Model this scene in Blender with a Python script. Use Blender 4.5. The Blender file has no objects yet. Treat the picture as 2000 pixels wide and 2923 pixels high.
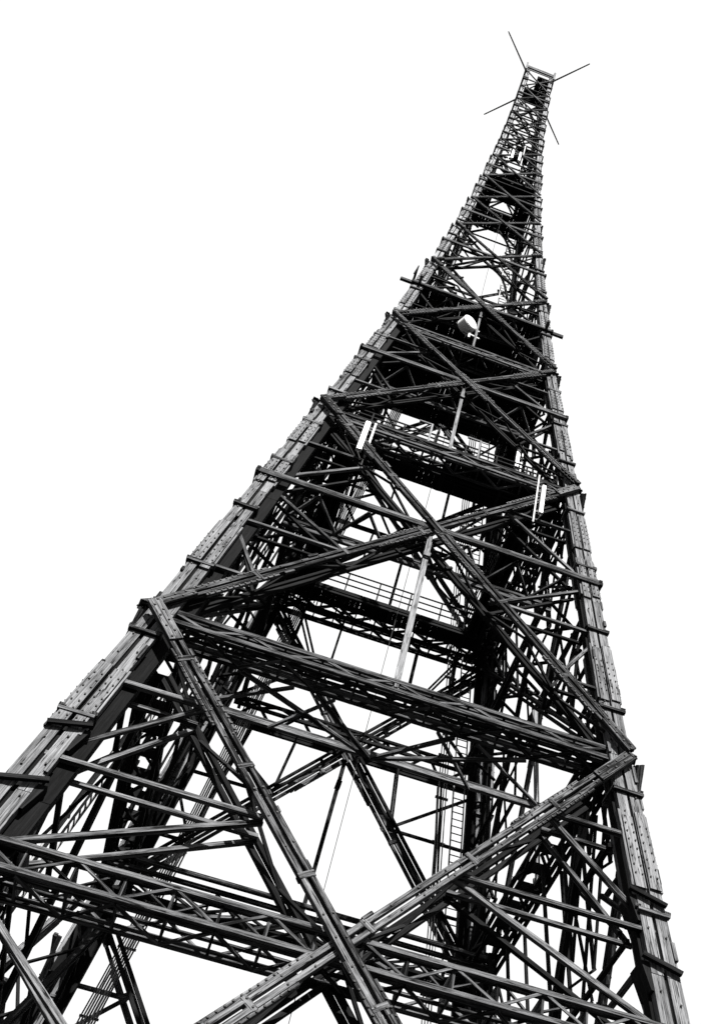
import bpy, math, random
from mathutils import Vector, Matrix
random.seed(11)
S = bpy.context.scene

# ---------------------------------------------------------------- camera
PX, PY = 442.4, 263.6
yaw, pit, rol, FPX = 0.21301828, 0.87839833, 0.15381131, 3407.83
CAM = Vector((-2.4417, -31.5164, 1.7473))
d_ = Vector((math.sin(yaw)*math.cos(pit), math.cos(yaw)*math.cos(pit), math.sin(pit)))
r_ = d_.cross(Vector((0, 0, 1))).normalized(); u_ = r_.cross(d_)
R_ = r_*math.cos(rol)+u_*math.sin(rol); U_ = -r_*math.sin(rol)+u_*math.cos(rol)
cd = bpy.data.cameras.new("camera"); cam = bpy.data.objects.new("camera", cd)
S.collection.objects.link(cam); S.camera = cam
M = Matrix((R_, U_, -d_)).transposed().to_4x4(); M.translation = CAM
cam.matrix_world = M
cd.sensor_fit = 'HORIZONTAL'; cd.sensor_width = 36; cd.lens = FPX/2000*36
cd.shift_x = -PX/2000; cd.shift_y = PY/2000
cd.clip_end = 5000; cd.clip_start = 0.1

# ---------------------------------------------------------------- sky, sun, exposure
SUN_EL, SUN_AZ = math.radians(46), math.radians(182)     # azimuth clockwise from +y
wd = bpy.data.worlds.new("World"); S.world = wd; wd.use_nodes = True
nt = wd.node_tree; nt.nodes.clear()
sky = nt.nodes.new('ShaderNodeTexSky'); sky.sky_type = 'NISHITA'; sky.sun_disc = False
sky.sun_elevation = SUN_EL; sky.sun_rotation = SUN_AZ; sky.dust_density = 2; sky.air_density = 1.5
hs = nt.nodes.new('ShaderNodeHueSaturation'); hs.inputs['Saturation'].default_value = 0.0
mx = nt.nodes.new('ShaderNodeMix'); mx.data_type = 'RGBA'; mx.inputs[0].default_value = 0.94
mx.inputs[7].default_value = (2.42, 2.42, 2.42, 1)          # even bright overcast veil
bg = nt.nodes.new('ShaderNodeBackground'); bg.inputs[1].default_value = 0.088
out = nt.nodes.new('ShaderNodeOutputWorld')
nt.links.new(sky.outputs[0], hs.inputs['Color']); nt.links.new(hs.outputs[0], mx.inputs[6])
geo = nt.nodes.new('ShaderNodeTexCoord'); sx = nt.nodes.new('ShaderNodeSeparateXYZ'); hz = nt.nodes.new('ShaderNodeMapRange')
hz.interpolation_type = 'SMOOTHSTEP'      # sky dimmed low down to cut fill light, even white above
hz.inputs['From Min'].default_value = .12; hz.inputs['From Max'].default_value = .45; hz.inputs['To Min'].default_value = .25; hz.inputs['To Max'].default_value = 1
vm = nt.nodes.new('ShaderNodeVectorMath'); vm.operation = 'SCALE'
nt.links.new(geo.outputs['Generated'], sx.inputs[0]); nt.links.new(sx.outputs[2], hz.inputs[0]); nt.links.new(hz.outputs[0], vm.inputs['Scale'])
nt.links.new(mx.outputs[2], vm.inputs[0]); nt.links.new(vm.outputs[0], bg.inputs[0]); nt.links.new(bg.outputs[0], out.inputs[0])
sd = bpy.data.lights.new("sun", 'SUN'); sd.energy = 5; sd.angle = math.radians(.6); sd.color = (1, .99, .975)
sun = bpy.data.objects.new("sun", sd); S.collection.objects.link(sun)
sv = Vector((math.sin(SUN_AZ)*math.cos(SUN_EL), math.cos(SUN_AZ)*math.cos(SUN_EL), math.sin(SUN_EL)))
sun.rotation_euler = (-sv).to_track_quat('-Z', 'Y').to_euler()
S.view_settings.view_transform = 'Standard'; S.view_settings.look = 'None'
S.view_settings.exposure = 2.3; S.view_settings.gamma = 1

# ---------------------------------------------------------------- materials
def new_mat(name):
    m = bpy.data.materials.new(name); m.use_nodes = True
    n = m.node_tree; b = n.nodes['Principled BSDF']
    return m, n, b
def wood(name, lo, hi, stain=.5, rough=.85, spec=.04, soft=0):
    m, n, b = new_mat(name); N = n.nodes; L = n.links
    uv = N.new('ShaderNodeUVMap'); uv.uv_map = 'uv'
    def noise(scale, sx, sy, det=5):
        mp = N.new('ShaderNodeMapping'); mp.inputs['Scale'].default_value = (sx, sy, 1)
        t = N.new('ShaderNodeTexNoise'); t.inputs['Scale'].default_value = scale; t.inputs['Detail'].default_value = det
        t.inputs['Roughness'].default_value = .65
        L.new(uv.outputs[0], mp.inputs[0]); L.new(mp.outputs[0], t.inputs[0]); return t
    g = noise(1, .8, 26, 6); st = noise(1, .8, 5.0, 6); fine = noise(1, 8, 90, 3)
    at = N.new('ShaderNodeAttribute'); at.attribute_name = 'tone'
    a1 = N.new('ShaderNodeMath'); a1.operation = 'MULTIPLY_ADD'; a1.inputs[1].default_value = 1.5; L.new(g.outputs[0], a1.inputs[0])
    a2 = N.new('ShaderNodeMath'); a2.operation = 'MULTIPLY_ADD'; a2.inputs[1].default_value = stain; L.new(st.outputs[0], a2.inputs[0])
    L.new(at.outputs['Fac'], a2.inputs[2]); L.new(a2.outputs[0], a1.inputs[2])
    mr = N.new('ShaderNodeMapRange'); mr.inputs['From Min'].default_value = .75+.5*stain-.16-soft; mr.inputs['From Max'].default_value = .75+.5*stain+.40+soft*.6
    L.new(a1.outputs[0], mr.inputs[0])
    # cracks and knots: thin dark streaks with a place of their own
    ck = noise(1, 1.1, 14, 3); cr = N.new('ShaderNodeMapRange'); cr.inputs['From Min'].default_value = .36; cr.inputs['From Max'].default_value = .43
    L.new(ck.outputs[0], cr.inputs[0])
    mc = N.new('ShaderNodeMath'); mc.operation = 'MULTIPLY'; L.new(mr.outputs[0], mc.inputs[0]); L.new(cr.outputs[0], mc.inputs[1]); mr = mc
    mixc = N.new('ShaderNodeMix'); mixc.data_type = 'RGBA'
    mixc.inputs[6].default_value = (lo*.99, lo, lo*1.02, 1); mixc.inputs[7].default_value = (hi*.99, hi, hi*1.025, 1)
    L.new(mr.outputs[0], mixc.inputs[0]); L.new(mixc.outputs[2], b.inputs['Base Color'])
    bp = N.new('ShaderNodeBump'); bp.inputs['Strength'].default_value = .8; bp.inputs['Distance'].default_value = .02
    ad = N.new('ShaderNodeMath'); ad.operation = 'ADD'; L.new(g.outputs[0], ad.inputs[0]); L.new(fine.outputs[0], ad.inputs[1])
    L.new(ad.outputs[0], bp.inputs['Height']); L.new(bp.outputs[0], b.inputs['Normal'])
    b.inputs['Roughness'].default_value = rough; b.inputs['Specular IOR Level'].default_value = spec
    return m
def plain(name, c, rough=.5, metal=0, var=.25, sc=6):
    m, n, b = new_mat(name); N = n.nodes; L = n.links
    tc = N.new('ShaderNodeTexCoord'); t = N.new('ShaderNodeTexNoise'); t.inputs['Scale'].default_value = sc; t.inputs['Detail'].default_value = 6
    L.new(tc.outputs['Object'], t.inputs[0])
    mixc = N.new('ShaderNodeMix'); mixc.data_type = 'RGBA'
    mixc.inputs[6].default_value = (c*(1-var), c*(1-var), c*(1-var), 1); mixc.inputs[7].default_value = (c*(1+var), c*(1+var), c*(1+var), 1)
    L.new(t.outputs[0], mixc.inputs[0]); L.new(mixc.outputs[2], b.inputs['Base Color'])
    b.inputs['Roughness'].default_value = rough; b.inputs['Metallic'].default_value = metal; b.inputs['Specular IOR Level'].default_value = .1 if c < .2 else .3
    return m
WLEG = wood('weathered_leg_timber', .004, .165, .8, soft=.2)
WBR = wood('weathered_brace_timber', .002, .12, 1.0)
WWEB = wood('shaded_web_timber', .001, .005)  # shade on the legs' inner sides put into the colour
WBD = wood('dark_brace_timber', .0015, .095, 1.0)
WBU = wood('upper_brace_timber', .0015, .075, 1.0)  # darker timber colour for braces of the upper bays
WIN = wood('shaded_inner_timber', .0015, .011)  # same timber with the tower's interior shade painted into its colour
WDECK = wood('dark_deck_boards', .003, .010)  # near-black board colour throughout
WPALE = wood('pale_post_timber', .03, .17, .6)
BOLT = plain('dark_bolt_metal', .006, .6, 0)
STEEL = plain('grey_steel', .05, .5, .2)
CABLE = plain('grey_cable_sheath', .12, .5, 0)
BLACKC = plain('black_cable', .02, .5, 0)
WHITE = plain('white_antenna_paint', .42, .35, 0, .06)
GREYP = plain('grey_antenna_paint', .14, .4, 0, .12)
LGREY = plain('light_grey_paint', .42, .45, 0, .2, 3)
GROUND = plain('grass_ground', .022, .95, 0, .5, .35)

# ---------------------------------------------------------------- mesh collector
class MB:
    def __init__(s): s.tb = 0; s.v = []; s.f = []; s.uv = []; s.t = []
    def prism(s, P, Q, jit=True):
        """P, Q: 4 corner points at either end, same winding"""
        b = len(s.v); s.v += [tuple(p) for p in P]+[tuple(p) for p in Q]
        Lg = (Vector(P[0])-Vector(Q[0])).length
        a = (Vector(P[0])-Vector(P[1])).length; c = (Vector(P[1])-Vector(P[2])).length
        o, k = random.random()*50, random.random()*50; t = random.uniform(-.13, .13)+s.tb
        per = [0, a, a+c, 2*a+c, 2*(a+c)]
        for i in range(4):
            j = (i+1) % 4
            s.f.append((b+i, b+j, b+4+j, b+4+i))
            s.uv += [(o, k+per[i]), (o, k+per[i+1]), (o+Lg, k+per[i+1]), (o+Lg, k+per[i])]; s.t.append(t)
        s.f.append((b+3, b+2, b+1, b)); s.f.append((b+4, b+5, b+6, b+7))
        for _ in range(2):
            s.uv += [(o, k), (o, k+a), (o+.3, k+a), (o+.3, k)]; s.t.append(t-.1)
    def beam(s, A, B, w, h, up, e0=0, e1=0, tw=0):
        """box from A to B, h along 'up' (made square to the axis), w sideways; e0/e1 overshoot"""
        A = Vector(A); B = Vector(B); ax = (B-A).normalized(); up = Vector(up)
        sd_ = ax.cross(up).normalized(); up = sd_.cross(ax)
        A = A-ax*e0; B = B+ax*e1
        w /= 2; h /= 2
        jr = lambda: 1+random.uniform(-.05, .05)
        w0, h0 = w*jr(), h*jr()
        c = [(-1, -1), (1, -1), (1, 1), (-1, 1)]
        j = min(w, h)*.12; r = lambda: Vector((random.uniform(-j, j), random.uniform(-j, j), random.uniform(-j, j)))
        s.prism([A+sd_*x*w0+up*y*h0+r() for x, y in c], [B+sd_*x*w0+up*y*h0+r() for x, y in c])
    def tube(s, pts, r, n=6, cap=True):
        pts = [Vector(p) for p in pts]; b0 = len(s.v); K = len(pts)
        for i, p in enumerate(pts):
            ax = (pts[min(i+1, K-1)]-pts[max(i-1, 0)]).normalized()
            a = ax.cross(Vector((.13, .31, .94)) if abs(ax.z) < .9 else Vector((1, .1, 0))).normalized(); c = ax.cross(a)
            rr = r[i] if isinstance(r, (list, tuple)) else r
            s.v += [tuple(p+a*rr*math.cos(2*math.pi*k/n)+c*rr*math.sin(2*math.pi*k/n)) for k in range(n)]
        for i in range(K-1):
            for k in range(n):
                a = b0+i*n+k; b = b0+i*n+(k+1) % n
                s.f.append((a, b, b+n, a+n)); s.uv += [(i, k/n), (i, (k+1)/n), (i+1, (k+1)/n), (i+1, k/n)]; s.t.append(0)
        if cap:
            s.f.append(tuple(range(b0+n-1, b0-1, -1))); s.uv += [(0, 0)]*n; s.t.append(0)
            s.f.append(tuple(range(b0+(K-1)*n, b0+K*n))); s.uv += [(0, 0)]*n; s.t.append(0)
    def bolt(s, p, nrm, r=.04, h=.035):
        nrm = Vector(nrm).normalized(); s.tube([Vector(p)-nrm*.01, Vector(p)+nrm*h], r, 6)
    def build(s, name, mat, parent=None, smooth=False, loc=None):
        me = bpy.data.meshes.new(name)
        o_ = Vector(loc) if loc is not None else Vector((0, 0, 0))
        me.from_pydata([tuple(Vector(v)-o_) for v in s.v], [], s.f)
        uvl = me.uv_layers.new(name='uv'); fl = [c for p in s.uv for c in p]
        uvl.data.foreach_set('uv', fl)
        at = me.attributes.new('tone', 'FLOAT', 'FACE'); at.data.foreach_set('value', s.t)
        me.materials.append(mat); me.update()
        o = bpy.data.objects.new(name, me); S.collection.objects.link(o)
        if smooth:
            for p in me.polygons: p.use_smooth = True
        if loc is not None: o.location = loc
        if parent: o.parent = parent
        return o
def tag(o, label=None, cat=None, group=None, kind=None):
    if label: o['label'] = label
    if cat: o['category'] = cat
    if group: o['group'] = group
    if kind: o['kind'] = kind
    return o
def empty(name, loc=(0, 0, 0)):
    o = bpy.data.objects.new(name, None); S.collection.objects.link(o); o.location = loc; return o

# ---------------------------------------------------------------- tower profile (fitted to the photograph)
ZN = [-.05, 3.0, 26.54, 42.38, 53.57, 62.41, 69.43, 74.98, 80.01, 84.85, 89.05, 92.69, 96.51, 100.02, 103.72, 108.0, 109.6]
WN = [10.75, 10.355, 7.289, 5.451, 4.155, 3.319, 2.715, 2.326, 2.022, 1.772, 1.56, 1.44, 1.33, 1.26, 1.20, 1.155, 1.14]
def lerp(x, X, Y):
    if x <= X[0]: return Y[0]+(Y[1]-Y[0])*(x-X[0])/(X[1]-X[0])
    for i in range(len(X)-1):
        if x <= X[i+1]: return Y[i]+(Y[i+1]-Y[i])*(x-X[i])/(X[i+1]-X[i])
    return Y[-1]
W = lambda z: lerp(z, ZN, WN)
T = lambda z: lerp(z, [0, 20, 26.5, 42.4, 53.6, 62.4, 69.4, 80, 92, 108], [.92, .76, .70, .56, .48, .42, .38, .33, .28, .25])
def face(k, u, z, d=0.0):
    """point on face k (0 front, 1 right, 2 back, 3 left): u across, d inset from the outer face"""
    w = W(z); x, y = u, -(w-d)
    return Vector([(x, y, z), (-y, x, z), (-x, -y, z), (y, -x, z)][k])
FN = [Vector((0, -1, .11)), Vector((1, 0, .11)), Vector((0, 1, .11)), Vector((-1, 0, .11))]
FU = [Vector((1, 0, 0)), Vector((0, 1, 0)), Vector((-1, 0, 0)), Vector((0, -1, 0))]

tower = empty('lattice_tower')
tag(tower, 'tall tapering timber lattice tower with crossed braces seen from below', 'tower')

# ---- legs
CORN = [(-1, -1), (1, -1), (1, 1), (-1, 1)]
def legpt(c, u, d, z):
    sx, sy = CORN[c]; w = W(z); return Vector((sx*(w-u), sy*(w-d), z))
for c in range(4):
    m = MB(); web = MB()
    # timbers: split strips on the two outer faces and a recessed core
    st = [(0, .43), (.59, 1.0)] if c % 2 == 0 or c == 3 else [(0, .26), (.275, .45), (.58, .78), (.795, 1.0)]
    for i in range(len(ZN)-1):
        z0, z1 = ZN[i], ZN[i+1]
        n = max(1, round((z1-z0)/8)); zs = [z0+(z1-z0)*k/n for k in range(n+1)]
        for a, b in zip(zs, zs[1:]):
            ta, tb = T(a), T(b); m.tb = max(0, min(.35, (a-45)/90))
            for (u0, u1) in st:
                for (v0, v1) in ((0, .42), (.58, 1.0)):
                    j = random.uniform(-.015, .015)
                    qa = [(u0, v0+j), (u1, v0+j), (u1, v1), (u0, v1)]
                    P = [legpt(c, x*ta, y*ta, a) for x, y in qa]; Q = [legpt(c, x*tb, y*tb, b-.02) for x, y in qa]
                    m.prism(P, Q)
            wb = (1.6 if c != 1 else 1.12) if a < 45 else 1.12
            qa = [(.3, .3), (wb, .3), (wb, .7), (.3, .7)]
            web.prism([legpt(c, x*ta, y*ta, a) for x, y in qa], [legpt(c, x*tb, y*tb, b-.02) for x, y in qa])
            qa = [(.3, .71), (.7, .71), (.7, wb), (.3, wb)]
            web.prism([legpt(c, x*ta, y*ta, a) for x, y in qa], [legpt(c, x*tb, y*tb, b-.02) for x, y in qa])
            qa = [(.12, .12), (.88, .12), (.88, .88), (.12, .88)]
            web.prism([legpt(c, x*ta, y*ta, a) for x, y in qa], [legpt(c, x*tb, y*tb, b-.02) for x, y in qa])
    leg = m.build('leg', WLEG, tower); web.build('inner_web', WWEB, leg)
    # bolts
    m = MB(); sx, sy = CORN[c]
    z = 10.0
    while z < 96:
        t = T(z)
        for q, uu in enumerate((.2, .8)):
            zz = z+(.22 if q % 2 else 0)+random.uniform(-.04, .04)
            m.bolt(legpt(c, uu*t, 0, zz), (0, sy, 0), .035*max(.7, t), .04)
            m.bolt(legpt(c, 0, uu*t, zz), (sx, 0, 0), .035*max(.7, t), .04)
            if z < 50: m.bolt(legpt(c, uu*t, t, zz), (0, -sy, 0), .035, .04)
        z += .85+.3*random.random()+(0 if z < 60 else .25)
    tag(m.build('bolt_head', BOLT, leg), kind='stuff')
    m = MB(); z = 12.5
    while z < 95:
        t = T(z); bl = random.uniform(.15, .6)*(.4+t); u = random.choice((.02, .5, .97, .05)); pr = random.uniform(.02, .05)
        f = (lambda a, z_: legpt(c, a, -pr*.5, z_)) if random.random() < .5 else (lambda a, z_: legpt(c, -pr*.5, a, z_))
        m.beam(f(u*t, z), f(u*t, z+bl), .05+.06*t, pr+.05, (0, 1, 0) if random.random() < 2 else (1, 0, 0)); z += random.uniform(.5, 1.6)*(.5+t)
    tag(m.build('packing_block', WBR, leg), kind='stuff')
    # splice sleeves: cover planks with stepped ends
    for zc in (13.5, 22.6, 30.4, 36.0, 39.4, 46.6, 50.3, 56.5, 60.0, 65.5, 72.2, 77.5, 82.5):
        t = T(zc); L = .7+.9*t; m = MB(); th = .04+.04*t
        zc += random.uniform(-.3, .3)
        for (a, b) in ((.0, .43), (.585, 1.0)):
            la, lb = L*random.uniform(.8, 1.15), L*random.uniform(.8, 1.15)
            for side in range(4):
                z0, z1 = zc-la, zc+lb; t0, t1 = T(z0), T(z1)
                def q(zz, tt):
                    if side == 0: r = [(a, -th/tt), (b, -th/tt), (b, .012), (a, .012)]
                    elif side == 1: r = [(-th/tt, a), (-th/tt, b), (.012, b), (.012, a)]
                    elif side == 2: r = [(a, 1+th/tt), (b, 1+th/tt), (b, .988), (a, .988)]
                    else: r = [(1+th/tt, a), (1+th/tt, b), (.988, b), (.988, a)]
                    return [legpt(c, x*tt, y*tt, zz) for x, y in r]
                m.prism(q(z0, t0), q(z1, t1))
        sl = m.build('splice_sleeve', WLEG, leg)
        m = MB()
        nb = int(2*L/.38)
        for k in range(nb):
            zz = zc-L*.72+k*.30
            for uu in (.08, .34, .66, .92):
                m.bolt(legpt(c, uu*t, -th, zz), (0, sy, 0), .035*max(.7, t)); m.bolt(legpt(c, -th, uu*t, zz), (sx, 0, 0), .035*max(.7, t))
        for v in range(len(m.v)): pass
        tag(m.build('sleeve_bolt', BOLT, leg), kind='stuff')
    for zz in (18.6, 20.7):
        t = T(zz); m = MB(); hh = .42
        def q(z_, u0, u1, v0, v1):
            return [legpt(c, x, y, z_) for x, y in ((u0, v0), (u1, v0), (u1, v1), (u0, v1))]
        m.prism(q(zz-hh, t*.99, t*1.1, .02, t*.9), q(zz+hh, t*1.01, t*1.28, .02, t*.9))
        m.prism(q(zz-hh, .02, t*.9, t*.99, t*1.2), q(zz+hh, .02, t*.9, t*1.01, t*1.4))
        m.beam(legpt(c, -.02, -.1, zz+hh-.2), legpt(c, t*1.25, -.1, zz+hh+.1), .12, .11, (0, 0, 1))
        m.build('saddle_block', WIN, leg)
    # battens: short cross timbers clasping the leg
    zs = []; z = 12.2
    while z < 108:
        zs.append(z); z += 1.5+4.2*T(z)*random.uniform(.7, 1.2)
    for q, zz in enumerate(zs):
        t = T(zz); m = MB(); hb = random.uniform(.05, .07)+.05*t; e = random.uniform(.02, .07)+.05*t
        for f, (dz) in ((0, 0), (1, hb*1.25)):
            zb = zz+dz
            th = .05+.05*t; off = -(th-.02)/2; wb = th+.06
            if f == 0:
                A = legpt(c, -e, off, zb); B = legpt(c, t*1.0+e, off, zb); m.beam(A, B, wb, hb, (0, 0, 1))
                A = legpt(c, -e, t-off, zb); B = legpt(c, t*1.0+e, t-off, zb); m.beam(A, B, wb, hb, (0, 0, 1))
            else:
                A = legpt(c, off, -e, zb); B = legpt(c, off, t+e, zb); m.beam(A, B, wb, hb, (0, 0, 1))
                A = legpt(c, t-off, -e, zb); B = legpt(c, t-off, t+e, zb); m.beam(A, B, wb, hb, (0, 0, 1))
        m.build('batten', WBR, leg)

# ---- face bracing
def pt_on_diag(k, za, ua, zb, ub, s, d):
    """point at fraction s along a member from (ua,za) to (ub,zb)"""
    z = za+(zb-za)*s; return face(k, ua+(ub-ua)*s, z, d)
strut_big = []          # (size key, MB args) collected, then split into parts and the rest
def add_diag(k, za, ua, zb, ub, lay, bay, t):
    """one X brace: two planks side by side on the outside, two more on the inner layer, ties between"""
    m = MB(); mi = MB(); bm = MB()
    nm = FN[k]; A = face(k, ua, za, 0); B = face(k, ub, zb, 0); ax = (B-A).normalized(); sdv = ax.cross(nm).normalized()
    Lg = (B-A).length
    pw = .015+.145*t; dp = .04+.15*t; gap = .02+.105*t
    off = -(dp*.55+lay*(dp+.01))
    if bay > 1: pw *= .8; gap *= .8
    if bay > 7: pw *= .8
    n = max(1, int(Lg/7)); 
    for sg in (-1, 1):
        s0 = 0
        cuts = sorted([0]+[(i+random.uniform(-.25, .25))/n for i in range(1, n)]+[1])
        for i, (a, b) in enumerate(zip(cuts, cuts[1:])):
            P = A.lerp(B, a); Q = A.lerp(B, b)
            o = sdv*sg*(pw+gap)/2-nm*off*1.0
            m.beam(P+o, Q+o, pw, dp, nm, e0=(-.15*t if a == 0 else 0), e1=(-.15*t if b == 1 else -.01))
    if bay <= 4:
        di = max(.5, 1.05*t) if bay > 0 else 1.1
        ss0, ss1 = .06, .94
        P = A.lerp(B, ss0); Q = A.lerp(B, ss1)
        for sg in (-1, 1):
            o = sdv*sg*(pw+gap)/2-nm*(di+lay*.03)
            mi.beam(P+o, Q+o, pw*.95, dp, nm)
        nt_ = max(3, int(Lg/(1.5+1.6*t)))
        for i in range(nt_):       # lacing between the layers
            a = ss0+(ss1-ss0)*i/nt_; b = ss0+(ss1-ss0)*(i+1)/nt_
            P = A.lerp(B, a)+nm*-.05; Q = A.lerp(B, b)-nm*(di-.02)
            if i % 2: P, Q = A.lerp(B, a)-nm*(di-.02), A.lerp(B, b)+nm*-.05
            mi.beam(P, Q, .05+.04*t, .04+.05*t, sdv)
            if i % 4 == 0:
                P = A.lerp(B, a); mi.beam(P+sdv*(pw+gap*.5)-nm*di*.9, P-sdv*(pw+gap*.5)-nm*di*.9, .1, .1, nm)
    # clamps, splice plates and bolts
    zz = 0; i = 0
    step = .55+.5*t
    while zz < Lg-step*1.6:
        zz += step*random.uniform(.8, 1.2); i += 1
        if bay <= 6 and random.random() < .35:      # packing blocks and bolt ends standing proud of the edges
            P = A+ax*(zz+random.uniform(-.3, .3)); sg = random.choice((-1, 1)); bl = random.uniform(.08, .35)*(.5+t)
            o = sdv*sg*(pw+gap*.5+random.uniform(.0, .03))-nm*(off-random.uniform(-.3, .5)*dp)
            m.beam(P+o-ax*bl/2, P+o+ax*bl/2, .05+.05*t, dp*random.uniform(.4, 1), nm)
        P = A+ax*zz
        for sg in (-1, 1):
            if t > .3: bm.bolt(P+sdv*sg*(pw+gap)/2+nm*(-off+dp/2)+ax*random.uniform(-.1, .1), nm, .035*max(.6, t), .03)
        if i % 4 == 0 and bay <= 7:
            m.beam(P-sdv*(pw+gap*.7)-nm*(off+dp*.05), P+sdv*(pw+gap*.7)-nm*(off+dp*.05), .10+.08*t, dp*1.25, nm)
    if bay <= 4:
        for a_, b_ in ((0, 2.3*t/Lg), (1-2.3*t/Lg, 1)):      # wide cover board over each end
            P = A.lerp(B, a_)-nm*(off-dp*.5-.03); Q = A.lerp(B, b_)-nm*(off-dp*.5-.03)
            m.beam(P, Q, pw*2+gap, .06, nm, e0=-.1*t if a_ == 0 else 0, e1=-.1*t if a_ > 0 else 0)
            for q_ in range(8):
                bm.bolt(P.lerp(Q, (q_+.5)/8)+sdv*(pw*.6 if q_ % 2 else -pw*.6)+nm*.03, nm, .035, .03)
    if bay <= 3:
        for s in (.13, .5, .86):   # bolted cover planks
            P = A.lerp(B, s); L2 = (.8+.9*t)
            for sg in (-1, 1):
                o = sdv*sg*(pw*1.02+gap*.5+.05)-nm*off
                sh = random.uniform(-.5, .5)
                m.beam(P+o-ax*(L2-sh), P+o+ax*(L2+sh), pw*.55, dp*.8, nm)
                for q in range(int(2*L2/.22)):
                    bm.bolt(P+o-ax*(L2-sh-.1-q*.22)+nm*dp*.4, nm, .03, .03)
    return m, mi, bm
rest = MB(); rest_in = MB(); ndiag = 0
strut_list = []
def strut(k, P, Q, w, h, ksort, up=None, e=.0):
    strut_list.append((ksort, P, Q, w, h, up if up is not None else FN[k], e))
for i in range(1, len(ZN)-2):
    bay = i-1; z0, z1 = ZN[i], ZN[i+1]; w0, w1 = W(z0), W(z1)
    f = w0/(w0+w1); zc = z0+(z1-z0)*f
    for k in range(4):
        t = T((z0+z1)/2)
        for lay, (ua, ub) in enumerate(((-w0, w1), (w0, -w1))):
            # two halves of each brace bend with the leg profile only slightly: straight timbers
            m, mi, bm = add_diag(k, z0, ua*.995, z1, ub*.995, lay, bay, t)
            if bay <= 7 or ndiag < 96:
                ndiag += 1
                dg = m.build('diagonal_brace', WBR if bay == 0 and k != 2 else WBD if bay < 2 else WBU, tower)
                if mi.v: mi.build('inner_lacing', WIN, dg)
                if bm.v: tag(bm.build('bolt_head', BOLT, dg), kind='stuff')
            else:
                b0 = len(rest.v); rest.v += m.v; rest.f += [tuple(a+b0 for a in q) for q in m.f]; rest.uv += m.uv; rest.t += m.t
        # belt beam through the crossing, its ends standing out past the legs
        tc = T(zc); wc = W(zc); m = MB(); hw = .05+.12*tc
        if bay > 0:
            ex = .08+.16*tc
            for dz in (-hw*.62, hw*.62):
                m.beam(face(k, -wc-ex, zc+dz, -.03-hw*.5-.012*k), face(k, wc+ex, zc+dz, -.03-hw*.5-.012*k), hw, hw*.9, (0, 0, 1))
            if bay <= 3:
                ins = .9+1.0*tc
                q = wc-ins*.8
                m.beam(face(k, -q, zc-.1, ins), face(k, q, zc-.1, ins), hw, hw, (0, 0, 1))
                m.beam(face(k, -q, zc-.1-hw*2.6, ins), face(k, q, zc-.1-hw*2.6, ins), hw, hw, (0, 0, 1))
                nz = max(4, int(wc*2/1.1)); prev = None
                for j in range(nz+1):
                    u = -q+2*q*j/nz; dd = .1 if j % 2 else ins-.05
                    P = face(k, u, zc-.12, dd)
                    if prev is not None: m.beam(prev, P, .10, .09, (0, 0, 1))
                    if prev is not None:
                        m.beam(face(k, -q+2*q*(j-1)/nz, zc-.1-(hw*2.6 if j % 2 else 0), ins+.01), face(k, u, zc-.1-(0 if j % 2 else hw*2.6), ins+.01), .08, .08, (0, 0, 1))
                    prev = P
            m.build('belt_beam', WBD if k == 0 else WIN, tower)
        # secondary struts: level plus sloping member from each third of the brace to the leg
        if bay > 8: continue
        sw = .03+.125*t
        lowN = 2 if bay in (0, 1) else 1; upN = 2 if bay == 0 else 1
        for sg in (-1, 1):
            for (za, zb, nn) in ((z0, zc, lowN), (z1, zc, upN)):
                wa = W(za)
                pts = []
                for j in range(1, nn+1):
                    s = j/(nn+1.0); z = za+(zb-za)*s; pts.append((z, wa*(1-s)))
                levels = [p[0] for p in pts]+[zc]
                for j, (z, u) in enumerate(pts):
                    q = W(z)-T(z)*.5
                    A = face(k, sg*u, z, .12); strut(k, A, face(k, sg*q, z, .12), sw, sw*1.1, (bay, k, z))
                    zt = levels[j+1]; zt = z+(zt-z)*.93
                    strut(k, face(k, sg*u, z-.02, .12+sw*1.15), face(k, sg*(W(zt)-T(zt)*.5), zt, .12+sw*1.15), sw, sw, (bay, k, z))
                    if bay < 3 and k != 2:      # the same pair on the inner layer
                        di = 1.1*t if t > .5 else .5
                        strut(k, face(k, sg*u, z, di), face(k, sg*(q-.3), z, di), sw*.85, sw, (bay, 4, z))
                        strut(k, face(k, sg*u, z-.02, di+sw*1.1), face(k, sg*(W(zt)-T(zt)), zt, di+sw*1.1), sw*.85, sw, (bay, 4, z))
tag(rest.build('diagonal_brace', WBR, tower), 'crossed braces of the topmost bays', kind='stuff')
strut_list.sort(key=lambda a: (a[0][0]+(a[0][1] > 0)*2.5, a[0][1]))
rs = MB()
for n, (ks, P, Q, w, h, up, e) in enumerate(strut_list):
    m = MB() if n < 99 else rs
    m.beam(P, Q, w, h, up, e, e)
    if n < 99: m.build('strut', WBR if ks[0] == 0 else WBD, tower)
tag(rs.build('strut', WIN, tower), kind='stuff')

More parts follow.
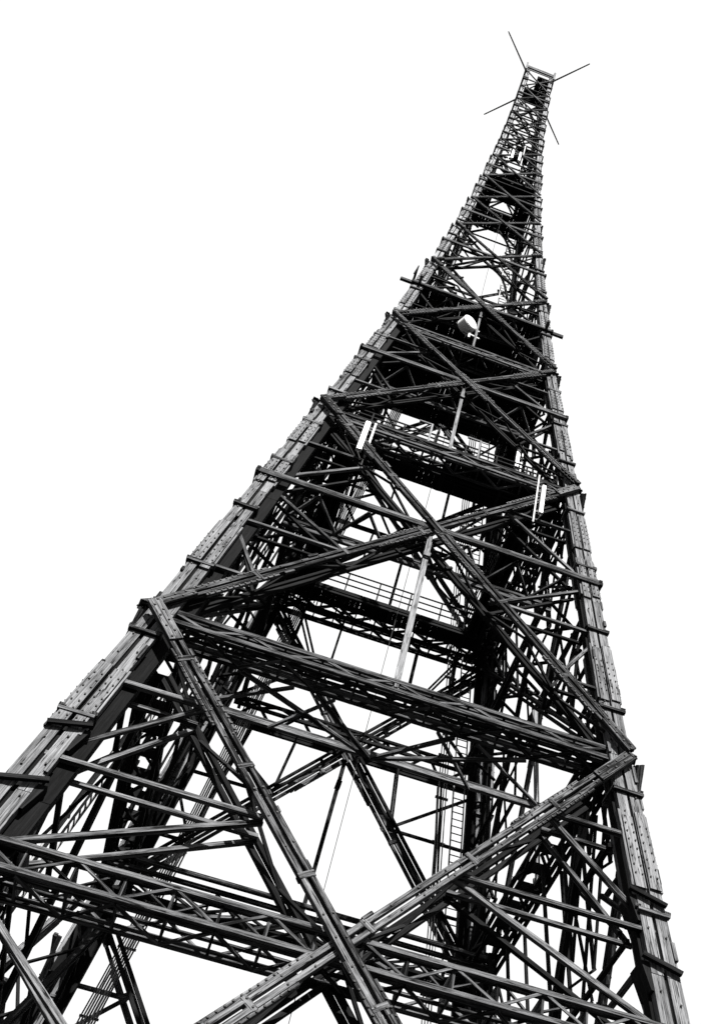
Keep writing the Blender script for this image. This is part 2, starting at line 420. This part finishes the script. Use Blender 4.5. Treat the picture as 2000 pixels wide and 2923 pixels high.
wml = []
def wm(*a_): wml.append(a_)
for k in (1, 2, 3):
    for i in ((1, 2, 3) if k == 1 else (2, 3)):
        z0, z1 = ZN[i], ZN[i+1]; w0, w1 = W(z0), W(z1); zc = z0+(z1-z0)*w0/(w0+w1); t = T(zc)
        n_ = 3 if i == 1 else 2
        for sg in (-1, 1):
            for j in range(1, n_+1):
                s_ = j/(n_+1.0)
                za = z1+(zc-z1)*s_; u = sg*W(z1)*(1-s_)
                for dd in (.15, .9*t+.1):
                    wm(face(k, u, za, dd), face(k, u*.98, z1-.3, dd), .05+.06*t, .06+.06*t, FU[k])
                    if i < 3: wm(face(k, u, za, dd), face(k, sg*(W(z1)*(1-s_*.45)), z1-.3, dd), .04+.05*t, .05+.05*t, FU[k])
                    zb = z0+(zc-z0)*s_; ub = sg*W(z0)*(1-s_)
                    wm(face(k, ub, zb, dd), face(k, sg*(W(zc)*(1-s_)*.9+.3), zc-.4, dd), .04+.06*t, .05+.05*t, FU[k])
                P = face(k, u, za, .1); Q = face(k, u, za-.9, .9*t+.3); wm(P, Q, .07, .07, FU[k])
wml.sort(key=lambda a_: min(a_[0].z, a_[1].z))
rm = MB()
for n_, a_ in enumerate(wml):
    m = MB() if n_ < 98 else rm
    m.beam(*a_)
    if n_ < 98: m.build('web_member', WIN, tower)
tag(rm.build('web_member', WIN, tower), kind='stuff')
# ---- lattice girders and walkways at node levels
def girder(k, z, q, d0, dep, h, nz, cw, mat=None, name='lattice_girder', flip=0, deckb=False):
    m = MB()
    if deckb:
        for j in range(3):
            m.beam(face(k, -q, z-h*.95, d0+.12+(dep-.2)*j/2), face(k, q, z-h*.95, d0+.12+(dep-.2)*j/2), .12, .05, (0, 0, 1))
    for dd in (d0, d0+dep):
        for dz in (0, -h):
            for o in (-.55, .55):
                if dd == d0 or o > 0:
                    m.beam(face(k, -q, z+dz, dd+o*cw*1.5), face(k, q, z+dz, dd+o*cw*1.5), cw, cw*1.15, (0, 0, 1))
    for j in range(nz):
        u0 = -q+2*q*j/nz; u1 = -q+2*q*(j+1)/nz; e = cw*.7
        a, b = (0, -h) if (j+flip) % 2 == 0 else (-h, 0)
        m.beam(face(k, u0, z+a, d0-cw*.9), face(k, u1, z+b, d0-cw*.9), cw*.7, cw*.35, FN[k])
        m.beam(face(k, u0, z+a, d0+dep+cw*1.4), face(k, u1, z+b, d0+dep+cw*1.4), cw*.7, cw*.5, FN[k])
        d1, d2 = (d0, d0+dep) if j % 2 else (d0+dep, d0)
        m.beam(face(k, u0, z-h-cw, d1), face(k, u1, z-h-cw, d2), cw*.8, cw*.6, (0, 0, 1))
        m.beam(face(k, u0, z+cw*.9, d1), face(k, u1, z+cw*.9, d2), cw*.7, cw*.5, (0, 0, 1))
        m.beam(face(k, u0, z-h*.5, d0), face(k, u0, z-h*.5, d0+dep), cw*.6, h, (0, 0, 1))
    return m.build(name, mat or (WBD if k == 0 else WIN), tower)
def railing(k, z, d, q, n, h=1.05):
    m = MB()
    for hh in (.35, .7, 1.05):
        m.beam(face(k, -q, z+hh, d), face(k, q, z+hh, d), .045, .06, (0, 0, 1))
    for j in range(n+1):
        u = -q+2*q*j/n; m.beam(face(k, u, z, d), face(k, u, z+h, d), .06, .06, FU[k])
    return m.build('railing', WIN, tower)
zcen = ZN[1]+(ZN[2]-ZN[1])*WN[1]/(WN[1]+WN[2])
for k in range(4):
    girder(k, zcen+.4, W(zcen)-.5, .12, 1.05, .7, 15, .10, deckb=(k == 0))
    girder(k, ZN[2]+.3, WN[2]-.6, .25, .75, .42, 12, .12, deckb=k in (0, 2))
    girder(k, ZN[3]-.05, WN[3]-.45, .25, .6, .5, 11, .10)
    girder(k, ZN[4]-.1, WN[4]-.35, .2, .9, .5, 9, .085)
for k in range(4):
    q = W(42.3)-.6
    railing(k, 42.6, .4, q-.2, 7); railing(k, 42.35, 1.95, q-1.2, 5)
for k in range(4):   # dark inner beams at the first node level, with level bracing fanning to the face girder
    z = ZN[2]-.35; m = MB(); q = W(z)-.35
    if k in (0, 2):
        for dz in (0, .27):
            m.beam(face(k, -q, z+dz, 2.9+dz*.6), face(k, q, z+dz, 2.9+dz*.6), .15, .15, (0, 0, 1))
        for u in (-.62, -.3, .3, .62):
            m.beam(face(k, u*q, z-.1, .95), face(k, 0, z-.1, 2.9), .11, .11, (0, 0, 1))
        for u in (-.8, -.45, 0.45, .8):
            m.beam(face(k, u*q*.5, z-.1, .95), face(k, u*q, z-.1, 2.9), .09, .09, (0, 0, 1))
        m.build('inner_beam', WBR, tower)

def deck(z, rects, joist=.5, th=.07, label=None):
    """rects: x0,x1,y0,y1 boarded areas"""
    m = MB()
    for (x0, x1, y0, y1) in rects:
        n = max(1, int((x1-x0)/.22))
        for i in range(n):
            a = x0+(x1-x0)*i/n; b = x0+(x1-x0)*(i+1)/n-.003
            m.beam(((a+b)/2, y0, z), ((a+b)/2, y1, z), b-a, th, (0, 0, 1))
    o = m.build('platform_deck', WDECK, tower)
    m = MB()
    for (x0, x1, y0, y1) in rects:
        n = max(1, int((y1-y0)/joist))
        for i in range(n+1):
            y = y0+(y1-y0)*i/n
            m.beam((x0, y, z-th-.07), (x1, y, z-th-.07), .09, .16, (0, 0, 1))
        for x in (x0+.1, (x0+x1)/2, x1-.1): m.beam((x, y0, z-th-.24), (x, y1, z-th-.24), .12, .18, (0, 0, 1))
    m.build('joist', WIN, o)
    return o
def ring(w, hole, cx=0, cy=0, hy=None):
    hy = hy or hole
    return [(-w, w, -w, cy-hy), (-w, w, cy+hy, w), (-w, cx-hole, cy-hy, cy+hy), (cx+hole, w, cy-hy, cy+hy)]
w = W(42.4)-1.2; deck(42.3, ring(w, w-.75), .45)
w = W(42.4)-.5; deck(42.25, [(.0, w, -w, -w+1.4)], .45)
m = MB()
for k in range(4):
    q = W(42.2)-.5
    for dd in (1.25, 1.95):
        m.beam(face(k, -q, 42.02, dd), face(k, q, 42.02, dd), .1, .16, (0, 0, 1))
    nz = 10
    for j in range(nz):
        u0 = -q+2*q*j/nz; u1 = -q+2*q*(j+1)/nz; a, b = (.8, 1.25) if j % 2 else (1.25, .8)
        m.beam(face(k, u0, 42.1, a), face(k, u1, 42.1, b), .08, .08, (0, 0, 1))
        m.beam(face(k, u0, 42.1, .4), face(k, u0, 42.1, 1.25), .08, .1, (0, 0, 1))
m.build('walkway_bracing', WIN, tower)
w = W(53.6)-.25; deck(53.75, [(-w, w, -w, .6), (-w, -w+.5, .6, w), (w-.5, w, .6, w)])
w = W(59)-.2; dk = deck(59.1, [(-w, w, -w, w*.25), (-w, -w*.4, w*.25, w), (w*.35, w, w*.25, w)])
m = MB()
for y in (-w-.1, -w*.3, w*.4, w+.1): m.beam((-w-1.0, y, 58.75), (w+1.0, y, 58.75), .14, .2, (0, 0, 1))
for x in (-w, w): m.beam((x, -w-.8, 58.55), (x, w+.8, 58.55), .14, .2, (0, 0, 1))
m.build('outrigger', WBR, dk)
for k in (3,): railing(k, 59.2, -.25, W(59.2)+.2, 5)
w = W(81.5)-.12; deck(81.5, ring(w, .85, -.1, .05, .42), .35)
deck(86.2, [(-.7, .9, -.6, .9)], .35); deck(92.0, [(-.3, .9, -.5, .5)], .3)
w = W(108)-.08; deck(108.3, [(-w*.1, w, -w, w), (-w, -w*.1, w*.1, w)], .3)

# ---- star braced diaphragms in the upper bays
m = MB()
for i in range(8, len(ZN)-2):
    z0, z1 = ZN[i], ZN[i+1]; w0, w1 = W(z0), W(z1); zc = z0+(z1-z0)*w0/(w0+w1); wc = W(zc)-.05
    s = .09 if i > 8 else .12
    m.beam((-wc, -wc, zc), (wc, wc, zc), s, s, (0, 0, 1)); m.beam((-wc, wc, zc+.1), (wc, -wc, zc+.1), s, s, (0, 0, 1))
    for a, b in (((0, -wc), (wc, 0)), ((wc, 0), (0, wc)), ((0, wc), (-wc, 0)), ((-wc, 0), (0, -wc))):
        m.beam((*a, zc-.1), (*b, zc-.1), s, s, (0, 0, 1))
    if i > 7:
        for z in (z0+.1,): 
            for k in range(4): m.beam(face(k, -W(z), z, .02), face(k, W(z), z, .02), .09, .09, (0, 0, 1))
tag(m.build('star_brace', WIN, tower), kind='stuff')

m = MB()
ARCS = ([(-.27, 1.3, 80.5), (.26, 1.3, 80.26), (.71, 1.3, 79.58), (1.13, 1.3, 78.45), (1.43, 1.3, 77.0), (1.67, 1.3, 75.5)],
        [(.06, 1.6, 75.24), (.62, 1.6, 75.0), (1.13, 1.6, 74.33), (1.48, 1.6, 73.3), (1.75, 1.6, 71.96), (2.05, 1.6, 70.4)])
for pts in ARCS: m.tube(pts, .085, 6)
tag(m.build('curved_brace', WIN, tower), 'curved dark braces bounding the upper openings')
m = MB()
for u in (-.92, 1.2):
    m.beam(face(0, u, 42.5, .35), face(0, u, 44.4, .35), .08, .08, FU[0])
    m.beam(face(0, u-.55, 44.36, .35), face(0, u+.04, 44.36, .35), .07, .08, (0, 0, 1))
m.build('gate_frame', WPALE, tower)
m = MB(); z = 6.0
ly = lambda z: -lerp(z, [0, 22, 30, 60], [4.6, 3.2, 2.3, .9])+.75
lp = lambda z, o: Vector((-(W(z)-.4), ly(z)+o, z))
while z < 50:
    m.beam(lp(z, -.24), lp(z, .24), .04, .04, (0, 0, 1)); z += .33
for o in (-.25, .25):
    for i in range(30): m.beam(lp(6+i*1.5, o), lp(7.5+i*1.5, o), .05, .07, (1, 0, 0))
m.build('ladder', STEEL, tower)

# ---- head frame at the very top
m = MB()
for k in range(4):
    q = W(109)+.02
    for dz, hh in ((0, .22), (.34, .2), (-.55, .12)):
        m.beam(face(k, -q, 109.1+dz, -.1), face(k, q, 109.1+dz, -.1), hh*.6, hh, (0, 0, 1))
    x, y = CORN[k]; m.beam((x*(q+.08), y*(q+.08), 108.4), (x*(q+.08), y*(q+.08), 110.2), .16, .16, (0, 1, 0))
m.build('head_frame', WLEG, tower)

# ---- hanging posts from the crossings down to the girders
def post(k, i, r, mat, zlow, u=0):
    z0, z1 = ZN[i], ZN[i+1]; w0, w1 = W(z0), W(z1); zc = z0+(z1-z0)*w0/(w0+w1)
    m = MB(); A = face(k, u, zc-.5, .12); B = face(k, u, zlow, .3)
    m.beam(A, B, r, r*1.1, FU[k]); m.beam(A, A.lerp(B, .16), r*1.7, r*.7, FU[k])
    m.beam(B.lerp(A, .06), B, r*2.1, r*.7, FU[k]); m.beam(A.lerp(B, .13), A.lerp(B, .155), r*2.4, r*1.5, FU[k])
    o = m.build('hanging_post', mat, tower)
    if mat is WPALE: o['label'] = 'pale hanging post'
for k in range(4):
    post(k, 2,   .17 if k == 0 else .15, WPALE if k in (0, 1) else WIN, ZN[2]+.05)
    post(k, 3, .12, WPALE if k == 0 else WIN, ZN[3]+.1)
    post(k, 4, .10, WPALE if k == 0 else WIN, ZN[4]+.1)

# ---- ladder beside the back right leg, with tube bundle
def legline(x_in, y_in, z): return Vector((W(z)-x_in(z), W(z)-y_in, z))
m = MB(); zs = [2+i*1.5 for i in range(55)]
xi = lambda z: lerp(z, [0, 30, 45, 60, 85], [1.35, 1.4, 1.4, 1.15, .7])
for off in (-.24, .24):
    for a, b in zip(zs, zs[1:]):
        m.beam(legline(xi, .45, a)+Vector((off, 0, 0)), legline(xi, .45, b)+Vector((off, 0, 0)), .05, .07, (0, 1, 0))
z = 2
while z < 83:
    P = legline(xi, .45, z); m.beam(P+Vector((-.24, 0, 0)), P+Vector((.24, 0, 0)), .035, .035, (0, 0, 1)); z += .33
lad = m.build('ladder', STEEL, tower)
m = MB(); 
for j in range(4):
    off = -.55-.11*j
    m.tube([legline(xi, .45, z)+Vector((off, 0, 0)) for z in zs if z < 60], .028, 5)
ct = m.build('cable', CABLE, tower)
z = 3
while z < 60:
    m = MB(); P = legline(xi, .42, z); m.beam(P+Vector((-1.0, 0, 0)), P+Vector((-.45, 0, 0)), .06, .12, (0, 0, 1)); z += 2.1
    m.build('cable_clamp', BOLT, ct)

tower_cables = empty('cable_bundle', (-8.2, 8, 0))
tag(tower_cables, 'bundle of parallel pale cables rising inside the far left leg of the tower', 'cables')
def bundle(parent, fn, zlo, zhi, n, sp, dirv, r=.034):
    n_z = int((zhi-zlo)/1.2); zs = [zlo+(zhi-zlo)*i/n_z for i in range(n_z+1)]
    o = parent.location
    for j in range(n):
        m = MB(); m.tube([fn(z)+dirv*(j-(n-1)/2)*sp-o+Vector((random.uniform(-.01, .01), random.uniform(-.01, .01), 0)) for z in zs], r*random.uniform(.8, 1.25), 5)
        m.build('cable', CABLE if j % 3 else STEEL, parent)
    z = zlo+1
    while z < zhi:
        m = MB()
        P = fn(z)-o+Vector((0, .04, 0)); m.beam(P-dirv*sp*(n/2+.3), P+dirv*sp*(n/2+.3), .07, .07, (0, 0, 1)); z += 2.6
        m.build('clamp', BOLT, parent)
bundle(tower_cables, lambda z: Vector((-(W(z)-lerp(z, [0, 30, 60], [2.1, 2.0, 1.2])), W(z)-.5, z)), 3, 62, 7, .085, Vector((1, 0, 0)))
b2 = empty('cable_bundle', (-9.5, -1.2, 0))
tag(b2, 'bundle of thin cables running up the left side of the tower near the outer edge', 'cables')
bundle(b2, lambda z: Vector((-(W(z)-.35), -lerp(z, [0, 22, 30, 60], [4.6, 3.2, 2.3, .9]), z)), 3, 57, 5, .09, Vector((0, 1, 0)))

# ---- panel antennas, dish, rods
def panel(px, py, pz, h, w, d, label, group, post_side=1, post_h=None, post_mat=None, yawp=0.0, name='panel_antenna'):
    o = empty(name, (px, py, pz)); tag(o, label, 'antenna', group); o.rotation_euler = (0, 0, yawp)
    m = MB(); c8 = [(-w/2, -d*.2), (-w*.38, -d/2), (w*.38, -d/2), (w/2, -d*.2), (w/2, d/2), (-w/2, d/2)]
    n = 6; b = 0
    for zz, s in ((0, .93), (.04, 1), (h-.04, 1), (h, .93)): m.v += [(x*s, y*s, zz) for x, y in c8]
    for r in range(3):
        for k in range(n):
            kk = (k+1) % n; m.f.append((r*n+k, r*n+kk, (r+1)*n+kk, (r+1)*n+k)); m.uv += [(0, 0)]*4; m.t.append(0)
    m.f.append(tuple(range(n-1, -1, -1))); m.f.append(tuple(range(3*n, 4*n))); m.uv += [(0, 0)]*12; m.t += [0, 0]
    m.build('radome', WHITE, o)
    ph = post_h or h*1.15; s = post_side
    m = MB(); m.beam((s*w*1.3, .12, -(ph-h)*.6), (s*w*1.3, .12, ph), w*.36, w*.36, (0, 1, 0)); m.build('mounting_post', post_mat or GREYP, o)
    m = MB()
    for zz in (h*.12, h*.85): m.beam((0, d*.5, zz), (s*w*1.3, .14, zz), .07, .1, (0, 0, 1))
    m.build('bracket', BOLT, o)
    m = MB(); m.tube([(0, 0, 0), (0, .02, -.15), (s*w*.6, .1, -.35), (s*w*1.2, .15, -.3), (s*w*1.25, .2, -.6)], .03, 6); m.build('feed_cable', BLACKC, o)
    return o
PAN = 'white panel antennas mounted on the tower'
panel(-3.38, -6.0, 39.2, 1.95, .22, .18, 'largest white panel antenna, on the left in front of the first walkway', PAN, 1)
panel(3.88, -6.0, 39.1, 1.85, .17, .17, 'slim white panel antenna on the right edge beside a grey plank post', PAN, -1, 2.7)
panel(2.9, -4.75, 43.5, 1.4, .16, .12, 'short thin white panel antenna standing among the walkway railing on the right', PAN, 1, 1.5)
panel(-.48, -1.82, 85.6, 1.5, .17, .15, 'small white antenna high in the tower, left one of the pair', PAN, -1, 2.0)
panel(.05, -1.82, 85.6, 1.6, .17, .15, 'small white antenna high in the tower, right one of the pair with the longer mast', PAN, 1, 3.6)

dish = empty('drum_antenna', (-.42, -4.0, 55.9)); tag(dish, 'white round drum dish antenna in front of the dark platform', 'antenna')
fwd = Vector((.5, -.85, -.06)).normalized()
m = MB(); m.tube([(-fwd*.55), (-fwd*.52), fwd*.0, fwd*.02], [.33, .41, .43, .41], 28); m.build('drum', LGREY, dish)
m = MB(); m.tube([fwd*.02, fwd*.05, fwd*.07], [.40, .37, .2], 28); m.build('radome', WHITE, dish)
m = MB(); m.beam((.1, .3, -1.0), (.1, .3, .8), .1, .1, (0, 1, 0)); m.beam((-.25, .3, -.55), (.62, .35, -.7), .09, .1, (0, 0, 1)); m.beam((-.2, .25, -.1), (.55, .3, -.1), .08, .1, (0, 0, 1)); m.build('mount', GREYP, dish)

for (sx, sy), lab, L in (((-1, -1), 'thin rod antenna pointing up left from the tower head', 2.55), ((1, -1), 'thin rod antenna pointing up right from the tower head', 2.55),
                      ((-1, 1), 'thin rod antenna pointing down left from the tower head', 2.35), ((1, 1), 'thin rod antenna pointing down right from the tower head', 2.45)):
    w = W(108)
    o = empty('rod_antenna', (sx*w, sy*w, 108.0)); tag(o, lab, 'antenna', 'rod antennas at the tower head')
    dv = Vector((sx, sy, 0)); L1 = L
    m = MB(); m.tube([dv*-.05, dv*L1*.93], [.075, .055], 6); m.build('rod', STEEL, o)
    m = MB(); m.tube([dv*(L1*.93-.1), dv*(L1*.97)], [.06, .045], 6); m.build('tip', BOLT, o)
    m = MB(); m.tube([dv*.02, dv*.14], .08, 6); m.build('collar', BOLT, o)

# ---- fine antenna wire hanging in the axis
o = empty('antenna_wire', (0, -.6, 0)); tag(o, 'fine aerial wire hanging down the middle of the tower', 'wire')
m = MB(); m.tube([(0, 0, 79), (.05, 0, 52), (-.02, 0, 30), (0, 0, 2)], .012, 4); m.build('wire', BLACKC, o)
m = MB(); m.tube([(.04, 0, 50.8), (.04, 0, 50.7), (.04, 0, 50.6)], [.02, .08, .02], 8); m.build('insulator', BLACKC, o)
# ---- whip aerial on right edge
o = empty('dipole_antenna', (.6, 1.0, 48.5)); tag(o, 'small dark dipole antenna hanging in the middle opening of the tower', 'antenna')
m = MB(); m.tube([(-.75, 0, 0), (.75, -.0, 0)], .02, 5)
for x in (-.7, -.35, .35, .7): m.tube([(x-.05, 0, 0), (x+.05, 0, 0)], .045, 6)
m.build('rod', BLACKC, o)

# ---------------------------------------------------------------- ground
me = bpy.data.meshes.new('ground'); R = 2000
me.from_pydata([(-R, -R, -.05), (R, -R, -.05), (R, R, -.05), (-R, R, -.05)], [], [(0, 1, 2, 3)]); me.materials.append(GROUND)
g = bpy.data.objects.new('ground', me); S.collection.objects.link(g); g['kind'] = 'structure'
for c in range(4):
    sx, sy = CORN[c]; m = MB(); a, b = .95, 1.3; x0, y0 = sx*(W(0)-.62), sy*(W(0)-.62)
    q = lambda s, z: [(x0-s, y0-s, z), (x0+s, y0-s, z), (x0+s, y0+s, z), (x0-s, y0+s, z)]
    m.prism(q(b, -.04), q(a, .9)); m.build('footing', GREYP, tower)
